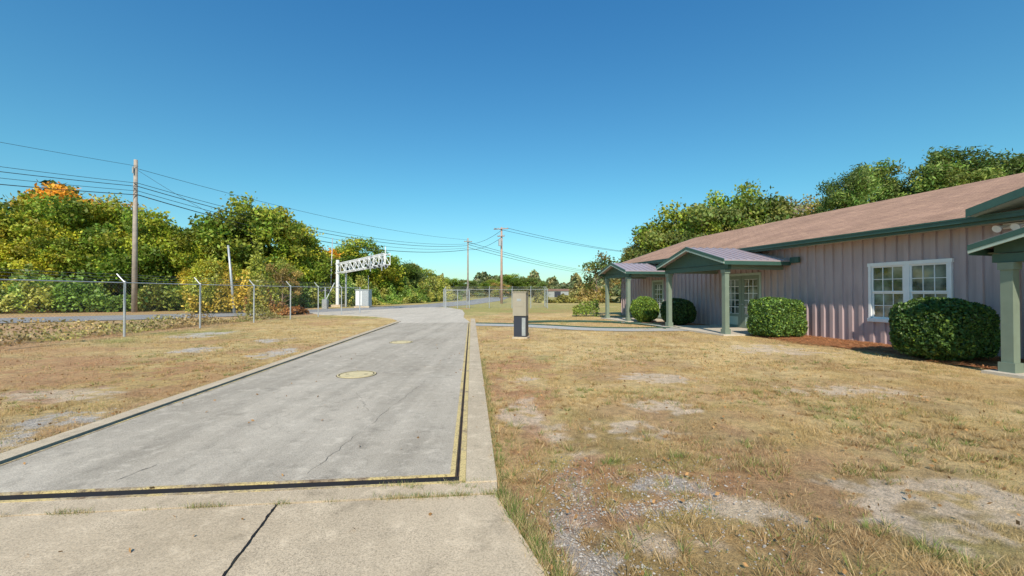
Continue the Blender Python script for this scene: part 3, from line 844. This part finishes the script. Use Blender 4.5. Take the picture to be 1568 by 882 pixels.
for a in [('g3', -190, 34, 11), ('g1', -70, 36, 10.5), ('y1', -5, 35, 8.8), ('g2', 25, 42, 11.0), ('g1', 75, 38, 10.3), ('g2', 60, 34.5, 6.5), ('o1', 110, 47, 13.8), ('r1', 160, 47, 12.4), ('g2', 145, 40, 10.6),
          ('g1', 205, 37.5, 9.0), ('g2', 218, 43, 9.6), ('y1', 240, 41, 8.4), ('g2', 268, 39, 8.0), ('g3', 300, 43, 8.4), ('g2', 322, 43, 8.6), ('g2', 340, 41, 8.6), ('g3', 388, 41.5, 10.7, 1.0), ('g2', 412, 44, 10.8), ('g1', 445, 44, 8.8),
          ('y1', 318, 34.5, 4.4), ('g2', 345, 36, 4.2), ('r1', 432, 38, 4.4), ('y1', 466, 50, 8), ('o1', 492, 49, 7.0), ('g3', 525, 58, 8.2), ('g1', 555, 60, 9.2, 1.2), ('g3', 590, 66, 7.6, 1.3), ('d1', 620, 70, 6.8, 1.2), ('y1', 600, 62, 4, 1.3), ('g1', 648, 78, 6.0, 1.3), ('r1', 668, 85, 4.6, 1.2), ('g3', 690, 100, 5.2, 1.4),
          ('d1', 715, 120, 5.5, 1.8), ('g3', 785, 130, 7.4, 1.6), ('r1', 765, 110, 4.4, 1.6), ('d1', 815, 130, 6.6, 1.6), ('g3', 750, 130, 5.6, 1.8)]:
    tree(*a)
for a in [('d1', 985, 58, 8.5), ('d1', 1010, 55, 10.2), ('y1', 1000, 60, 8.5), ('g3', 1045, 56, 13.2), ('d1', 1085, 54, 13.6), ('g3', 1120, 57, 16.2, .8), ('d1', 1160, 55, 14.5), ('b1', 1195, 60, 15.5), ('b1', 1235, 58, 15.6), ('r1', 1255, 56, 14.0),
          ('b1', 1215, 64, 15.5), ('p2', 1300, 50, 16.6, 1.0), ('p1', 1335, 54, 18.6, 1.1), ('d1', 1350, 50, 13), ('p2', 1385, 56, 17.5, 1.1), ('d1', 1410, 52, 13.5), ('p1', 1440, 50, 17.6, 1.1), ('p2', 1475, 50, 19.4, 1.2), ('d1', 1480, 54, 14.5), ('p1', 1520, 54, 19, 1.2), ('p2', 1555, 50, 18.8, 1.2), ('d1', 1550, 54, 15), ('p1', 1600, 52, 19, 1.2)]:
    tree(*a)
cm = treemesh('crepe', 4.3, .7, 1.35, 26, 2600, .45, seed=21, base=(.16, .20, .05), alt=(.34, .24, .08), altp=.35, limbs=24, trunk_r=.05, lsize=.075)
link('crepe_myrtle_tree', cm, None, (5.5, 27.2, 0))

def mass(name, pts, hts, dens, size, base, alt, depth=3, seed=5, lump=2.4):
    P = []; Cc = []
    for i in range(len(pts)-1):
        a = np.array(pts[i]); c = np.array(pts[i+1]); L = np.linalg.norm(c-a); n = int(L*dens)
        t = R.uniform(0, 1, n); dd = (c-a)/L; nrm = np.array([-dd[1], dd[0]])
        off = R.uniform(0, depth, n)
        x = a[0]+(c[0]-a[0])*t+nrm[0]*off; y = a[1]+(c[1]-a[1])*t+nrm[1]*off
        nz = fbm(x, y, lump, seed, 3)
        H = (hts[i]*(1-t)+hts[i+1]*t)*(.12+1.6*ss(nz, .3, .8))*(.35+.65*np.minimum(1, off/depth*1.6))
        z = H*R.uniform(.0, 1, n)**.5
        k = ss(fbm(x, y, 2.0, seed+3, 3), .4, .6)[:, None]
        P.append(np.stack([x, y, z], -1)); Cc.append((np.array(base)*(1-k)+np.array(alt)*k)*R.uniform(.5, 1.4, (n, 1))*(.4+1.2*fbm(x, y, .9, seed+8, 2))[:, None])
    V, CC = leaves(np.concatenate(P), size, np.concatenate(Cc), .6)
    link(name, npmesh(name, V, 4, M_leaf0, CC))
mass('roadside_undergrowth', [(-62, 16), (-44, 26), (-33, 30.5), (-24, 35.5), (-19, 42), (-16, 50), (-13, 62), (-10, 85)], [2.8, 2.8, 2.6, 2.8, 2.4, 2.2, 2.2, 3], 1100, .13, (.20, .31, .05), (.46, .44, .09), 4.5)
mass('fence_line_shrubs', [(-16.6, 26.), (-14.9, 27.2), (-14.0, 29)], [2.4, 1.8, 1.], 700, .09, (.46, .20, .06), (.34, .32, .06), 1.4, 9)
mass('yellow_bushes', [(-22.5, 28.5), (-20, 29.8), (-17.5, 30.6)], [2.4, 4.2, 2.4], 1400, .10, (.34, .36, .05), (.60, .42, .06), 2.4, 14, 1.5)
mass('weeds_at_fence', [(-14.3, 9), (-14.1, 14), (-13.9, 20), (-13.2, 25)], [.45, .5, .5, .4], 300, .05, (.46, .32, .13), (.34, .30, .09), 1.6, 19)
mass('distant_tree_line', [(-60, 120), (-20, 150), (30, 165), (90, 150), (160, 120), (220, 60)], [8, 6.5, 6, 7, 10, 12], 300, .8, (.17, .21, .09), (.32, .27, .10), 14, 23, 9)
mass('distant_field_brush', [(4, 60), (16, 62), (30, 58)], [1.6, 2.0, 2.2], 500, .22, (.32, .29, .08), (.46, .33, .11), 5, 29)
mass('low_shrub', [(3.8, 26.0), (5.4, 25.8)], [.8, .9], 900, .06, (.22, .30, .05), (.36, .36, .08), 1.2, 31)
mass('background_woodland', [(-90, 30), (-60, 44), (-42, 52), (-30, 62), (-24, 80)], [8, 9, 8, 6, 5], 500, .45, (.09, .13, .03), (.16, .18, .04), 5, 37, 6)

M_core = simple('hedge_shade_core', (.015, .028, .01), .95)  # near-black shell, paints the shade behind the hedge leaves
def hedge(name, x, y, wx, wy, h, n, base, pw=3.0, size=.035, rot=AB):
    r = np.random.default_rng(int(abs(x*97+y*13)))
    d = r.normal(size=(n, 3))
    l = (np.abs(d)**pw).sum(1)**(1/pw); d = d/l[:, None]
    s = 1-.16*r.uniform(0, 1, (n, 1))**2
    lump = 1+.13*(fbm(d[:, 0]*2+d[:, 2]+9, d[:, 1]*2-d[:, 2]+7, .6, 3, 3)-.5)[:, None]*2
    P = d*s*lump*np.array([wx/2, wy/2, h/2]); P[:, 2] += h/2+.03
    P = P[P[:, 2] > .02]; n = len(P)
    ca, sa = math.cos(rot), math.sin(rot)
    P = np.stack([x+P[:, 0]*ca-P[:, 1]*sa, y+P[:, 0]*sa+P[:, 1]*ca, P[:, 2]], -1)
    col = np.array(base)*r.uniform(.45, 1.6, (n, 1))
    yb = r.uniform(size=n) > .84; col[yb] = col[yb]*np.array([2.3, 1.8, 1.1])  # random leaves coloured brighter and yellower as painted highlights
    V, CC = leaves(P, size, col, .62)
    root = empty(name); link('foliage', npmesh('foliage', V, 4, M_leaf0, CC), root)
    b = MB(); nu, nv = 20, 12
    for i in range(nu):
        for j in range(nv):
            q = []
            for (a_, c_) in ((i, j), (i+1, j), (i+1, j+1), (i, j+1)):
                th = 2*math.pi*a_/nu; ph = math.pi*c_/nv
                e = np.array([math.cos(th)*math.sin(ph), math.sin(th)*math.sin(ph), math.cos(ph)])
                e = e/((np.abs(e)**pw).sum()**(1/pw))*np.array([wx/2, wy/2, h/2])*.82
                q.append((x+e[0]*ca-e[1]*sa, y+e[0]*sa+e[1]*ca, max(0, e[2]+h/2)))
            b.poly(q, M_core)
    for k in range(4):
        b.tube([(x+.1*k-.15, y, -.05), (x+.15*k-.2, y+.05, h*.5)], .02, M_bark, 6)
    b.obj('core_and_branches', root)
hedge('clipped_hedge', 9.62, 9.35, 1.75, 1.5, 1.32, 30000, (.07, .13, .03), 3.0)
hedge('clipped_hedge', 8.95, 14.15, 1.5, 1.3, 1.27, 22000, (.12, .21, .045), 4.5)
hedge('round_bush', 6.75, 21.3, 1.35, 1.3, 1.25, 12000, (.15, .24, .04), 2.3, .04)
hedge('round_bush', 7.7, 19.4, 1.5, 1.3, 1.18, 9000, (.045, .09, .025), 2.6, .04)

# ------------------------------------------------------------ grass
def off_road(x, y):
    s = (x+.5)*cT+(y-3.4)*sT; t = -(x+.5)*sT+(y-3.4)*cT
    on = (s > -3.81+.0266*t-.28) & (s < .37) & (t > -.17) & (t < 21)
    edge = np.where(t < -.365, .345+(-.365-t)*.243, .37)
    on |= (t <= -.16) & (s < edge)
    on |= (s > -6) & (s < .37) & (t > 17)
    return ~on
def grass(n, x0, x1, y0, y1, hmin, hmax, w, powr=1.0, name='grass', tufts=0):
    if tufts:
        m = n//tufts; cx = R.uniform(x0, x1, m); cy = y0+(y1-y0)*R.uniform(0, 1, m)**powr
        kk = fbm(cx, cy, 1.0, 123, 3) > .48; cx, cy = cx[kk], cy[kk]; m = len(cx)
        ix = np.repeat(np.arange(m), tufts); sr = R.uniform(.02, .07, m)[ix]
        th = R.uniform(0, 6.283, len(ix)); rr = sr*np.sqrt(R.uniform(0, 1, len(ix)))
        x = cx[ix]+np.cos(th)*rr; y = cy[ix]+np.sin(th)*rr; isg = (R.uniform(size=m) < .25)[ix]; hm = R.uniform(.5, 1.3, m)[ix]
    else:
        x = R.uniform(x0, x1, n); y = y0+(y1-y0)*R.uniform(0, 1, n)**powr
        th = np.zeros(n); isg = np.zeros(n, bool); hm = np.ones(n)
    k = off_road(x, y) & (np.abs(x) < 1.25*y+.8)
    P_, Q_ = -x*sA+y*cA, x*cA+y*sA
    k &= ~((Q_ > 11.1) & (P_ < 12.5)); k &= ~((Q_ > 10.3) & (P_ > 12))
    x, y, th, isg, hm = x[k], y[k], th[k], isg[k], hm[k]
    c, bare = lawn(x, y)
    tuft = fbm(x, y, .22, 77, 2); dens = ss(tuft, .34, .66)*(1-bare*.93)
    if tufts: dens = np.ones(len(x))
    k = R.uniform(size=len(x)) < (.10+.9*dens)*(1-.95*bare); x, y, c, tuft, th, isg, hm = x[k], y[k], c[k], tuft[k], th[k], isg[k], hm[k]
    n = len(x); h = R.uniform(hmin, hmax, n)*(.45+1.2*ss(tuft, .35, .75))
    big = fbm(x, y, .9, 91, 2); h *= .7+.8*ss(big, .55, .75)
    if tufts: h = R.uniform(hmin, hmax, n)*hm
    an = R.uniform(0, 2*np.pi, n); dx, dy = np.cos(an), np.sin(an)
    ln = R.uniform(.3, 1.7, n)*h; a2 = an+np.pi/2+R.normal(0, .8, n)
    if tufts: a2 = th+R.normal(0, .4, n)
    ww = w*R.uniform(.6, 1.4, n)
    z0 = np.zeros(n)-.01
    V = np.stack([np.stack([x-dx*ww, y-dy*ww, z0], -1), np.stack([x+dx*ww, y+dy*ww, z0], -1),
                  np.stack([x+np.cos(a2)*ln, y+np.sin(a2)*ln, h], -1)], 1).reshape(-1, 3)
    kind = R.uniform(size=(n, 1))
    col = c*R.uniform(.75, 1.45, (n, 1))
    col = np.where(kind > .72, np.array([.78, .57, .31])*R.uniform(.7, 1.2, (n, 1)), col)
    gm = (fbm(x, y, 1.1, 55, 3) > .54)[:, None]
    col = np.where((kind < .14) & gm, np.array([.26, .31, .07])*R.uniform(.7, 1.4, (n, 1)), col)
    col = np.where(isg[:, None] & (kind < .7), np.array([.25, .32, .08])*R.uniform(.7, 1.4, (n, 1)), col)
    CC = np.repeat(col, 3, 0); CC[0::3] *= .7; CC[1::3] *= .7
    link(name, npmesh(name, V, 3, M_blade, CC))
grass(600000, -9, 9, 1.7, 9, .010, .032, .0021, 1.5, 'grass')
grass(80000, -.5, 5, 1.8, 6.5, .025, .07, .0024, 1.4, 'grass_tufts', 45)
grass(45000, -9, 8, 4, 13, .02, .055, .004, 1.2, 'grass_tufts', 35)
grass(280000, -16, 12, 8, 26, .015, .035, .006, 1.2, 'grass')
def weeds(spots, name):
    Vs = []; Cs = []
    for (x0, y0, sp, n, h, gr) in spots:
        x = x0+R.normal(0, sp, n); y = y0+R.normal(0, sp*.35, n)
        hh = R.uniform(.3, 1, n)*h; an = R.uniform(0, 6.28, n); dx, dy = np.cos(an)*.0025, np.sin(an)*.0025
        a2 = R.uniform(0, 6.28, n); ln = hh*R.uniform(.2, 1.3, n)
        Vs.append(np.stack([np.stack([x-dx, y-dy, np.full(n, .0)], -1), np.stack([x+dx, y+dy, np.full(n, .0)], -1), np.stack([x+np.cos(a2)*ln, y+np.sin(a2)*ln, hh+.02], -1)], 1).reshape(-1, 3))
        c = np.where(R.uniform(size=(n, 1)) < gr, np.array([[.18, .27, .06]]), np.array([[.58, .44, .22]]))*R.uniform(.5, 1.3, (n, 1))
        Cs.append(np.repeat(c, 3, 0))
    link(name, npmesh(name, np.concatenate(Vs), 3, M_blade, np.concatenate(Cs)))
sp = []
for s, n, g in ((-2.95, 60, .2), (-2.55, 160, .35), (-2.42, 120, .3), (-2.0, 30, .4), (-1.7, 200, .5), (-1.58, 120, .4), (-1.15, 90, .6), (-.8, 40, .5), (-.45, 120, .5), (-.35, 200, .4), (-.2, 300, .4), (-.05, 200, .45), (.1, 260, .5), (.3, 200, .5)):
    x, y, _ = rp(s, -.352); sp.append((x, y, .045, n, .045, g))
for t in np.arange(-3, -.3, .07):
    x, y, _ = rp(.37+(-.365-t)*.243, t); sp.append((x+.03, y, .035, 110, .09, .4))
for t in np.arange(-.3, 6, .12):
    x, y, _ = rp(.40, t); sp.append((x, y, .03, 45, .045, .35))
for t in np.arange(0, 8, .15):
    x, y, _ = rp(sL(t)-.31, t); sp.append((x, y, .04, 40, .05, .3))
for (s, t, n) in ((-.35, -.16, 120), (-.25, -.2, 120), (.02, -.17, 160), (.2, -.15, 100), (.15, -.25, 100), (-.5, -.17, 40)):
    x, y, _ = rp(s, t); sp.append((x, y, .05, n, .05, .5))
weeds(sp, 'weeds')
# pebbles
xs = []; ys = []
for (px, py, rx, ry, kd) in PATCH:
    if kd == 1 and py < 12:
        n = 260; xs.append(px+R.normal(0, rx*.9, n)); ys.append(py+R.normal(0, ry*.9, n))
n = 900; xs.append(R.uniform(.1, 1.9, n)); ys.append(R.uniform(2, 3.8, n))
x = np.concatenate(xs); y = np.concatenate(ys); k = off_road(x, y); x, y = x[k], y[k]; n = len(x)
s = R.uniform(.003, .011, (n, 1, 1)); octv = np.array([[1,0,0],[0,1,0],[-1,0,0],[0,-1,0],[0,0,.8],[0,0,-.8]])
jit = octv[None]*(1+R.normal(0, .25, (n, 6, 3)))*s
a_ = R.uniform(0, 6.28, n); ca, sa = np.cos(a_)[:, None], np.sin(a_)[:, None]
jx = jit[..., 0]*ca-jit[..., 1]*sa; jy = jit[..., 0]*sa+jit[..., 1]*ca
ctr = np.stack([x, y, np.full(n, -.001)], -1)[:, None]
P = ctr+np.stack([jx, jy, jit[..., 2]], -1)
tri = np.array([[0,1,4],[1,2,4],[2,3,4],[3,0,4]])
V = P[:, tri].reshape(-1, 3)
CC = np.repeat(np.array([.52, .47, .42])*R.uniform(.45, 1.3, (n, 1)), 12, 0)
link('gravel', npmesh('gravel', V, 3, M_blade, CC))
# fallen leaves
n = 3000; x = R.uniform(-9, 6, n); y = R.uniform(2, 12, n); k = off_road(x, y) | (R.uniform(size=n) < .06); x, y = x[k], y[k]; n = len(x)
V, CC = leaves(np.stack([x, y, np.where(off_road(x, y), .03, .042)], -1), .018, np.array([.44, .24, .10])*R.uniform(.4, 1.5, (n, 1)), .6)
V[:, 2] = np.clip(V[:, 2], .012, .05)
link('fallen_leaves', npmesh('fallen_leaves', V, 4, M_blade, CC))
b = MB()
def crack(pts, w, z):
    for i in range(len(pts)-1):
        a0, a1 = Vector(pts[i]), Vector(pts[i+1]); d = (a1-a0).normalized(); nn = Vector((-d.y, d.x))*w*random.uniform(.5, 1.5)
        b.poly([(*(a0-nn), z), (*(a1-nn), z), (*(a1+nn), z), (*(a0+nn), z)], M_gap)
def jag(p0, p1, n, amp):
    return [(p0[0]+(p1[0]-p0[0])*i/n+random.uniform(-amp, amp), p0[1]+(p1[1]-p0[1])*i/n+random.uniform(-amp, amp)) for i in range(n+1)]
crack(jag(rp(-2.6, .12)[:2], rp(-2.5, .42)[:2], 8, .012), .003, ZD+.004)
crack(jag(rp(-1.15, .1)[:2], rp(-.6, 3.6)[:2], 40, .02), .0011, ZD+.004)
crack(jag(rp(-1.1, 1.9)[:2], rp(-1.5, 2.9)[:2], 16, .02), .0011, ZD+.004)
crack(jag(rp(-1.175, -.37)[:2], rp(-1.0, -2.4)[:2], 60, .006), .005, ZD+.003)
b.obj('slab_cracks', weigh)

# ------------------------------------------------------------ light, sky, camera
EL = math.radians(42); S = Vector((-.055*math.cos(EL), -math.cos(EL), math.sin(EL))).normalized()
ld = bpy.data.lights.new('sun', 'SUN'); ld.energy = 5.0; ld.angle = math.radians(.5); ld.color = (1, .90, .74)
lo = bpy.data.objects.new('sun', ld); scene.collection.objects.link(lo); lo.rotation_euler = S.to_track_quat('Z', 'Y').to_euler(); lo.location = (0, -20, 40)
w = bpy.data.worlds.new('World'); scene.world = w; w.use_nodes = True; nt = w.node_tree
bg = nt.nodes['Background']; sk = nt.nodes.new('ShaderNodeTexSky'); sk.sky_type = 'NISHITA'; sk.sun_disc = False
sk.sun_elevation = EL; sk.sun_rotation = math.atan2(S.x, S.y); sk.air_density = 1.0; sk.dust_density = .5; sk.ozone_density = 1.5
tc = nt.nodes.new('ShaderNodeTexCoord'); sx = nt.nodes.new('ShaderNodeSeparateXYZ'); nt.links.new(tc.outputs['Generated'], sx.inputs[0])
tint = ramp(nt, sx.outputs['Z'], [(0.0, (.74, 1.05, 1.0)), (.22, (.52, 1.12, 1.15)), (.6, (.36, 1.06, 1.42))])
out = mix(nt, 1.0, sk.outputs[0], tint, 'MULTIPLY')
nt.links.new(out, bg.inputs['Color']); bg.inputs['Strength'].default_value = .122
cd = bpy.data.cameras.new('camera'); cam = bpy.data.objects.new('camera', cd); scene.collection.objects.link(cam)
cd.sensor_width = 36; cd.lens = 640/1568*36; cd.clip_end = 5000; cd.clip_start = .05
cam.location = (0, 0, 1.5); cam.rotation_euler = (math.radians(90+.63), 0, 0)
scene.camera = cam
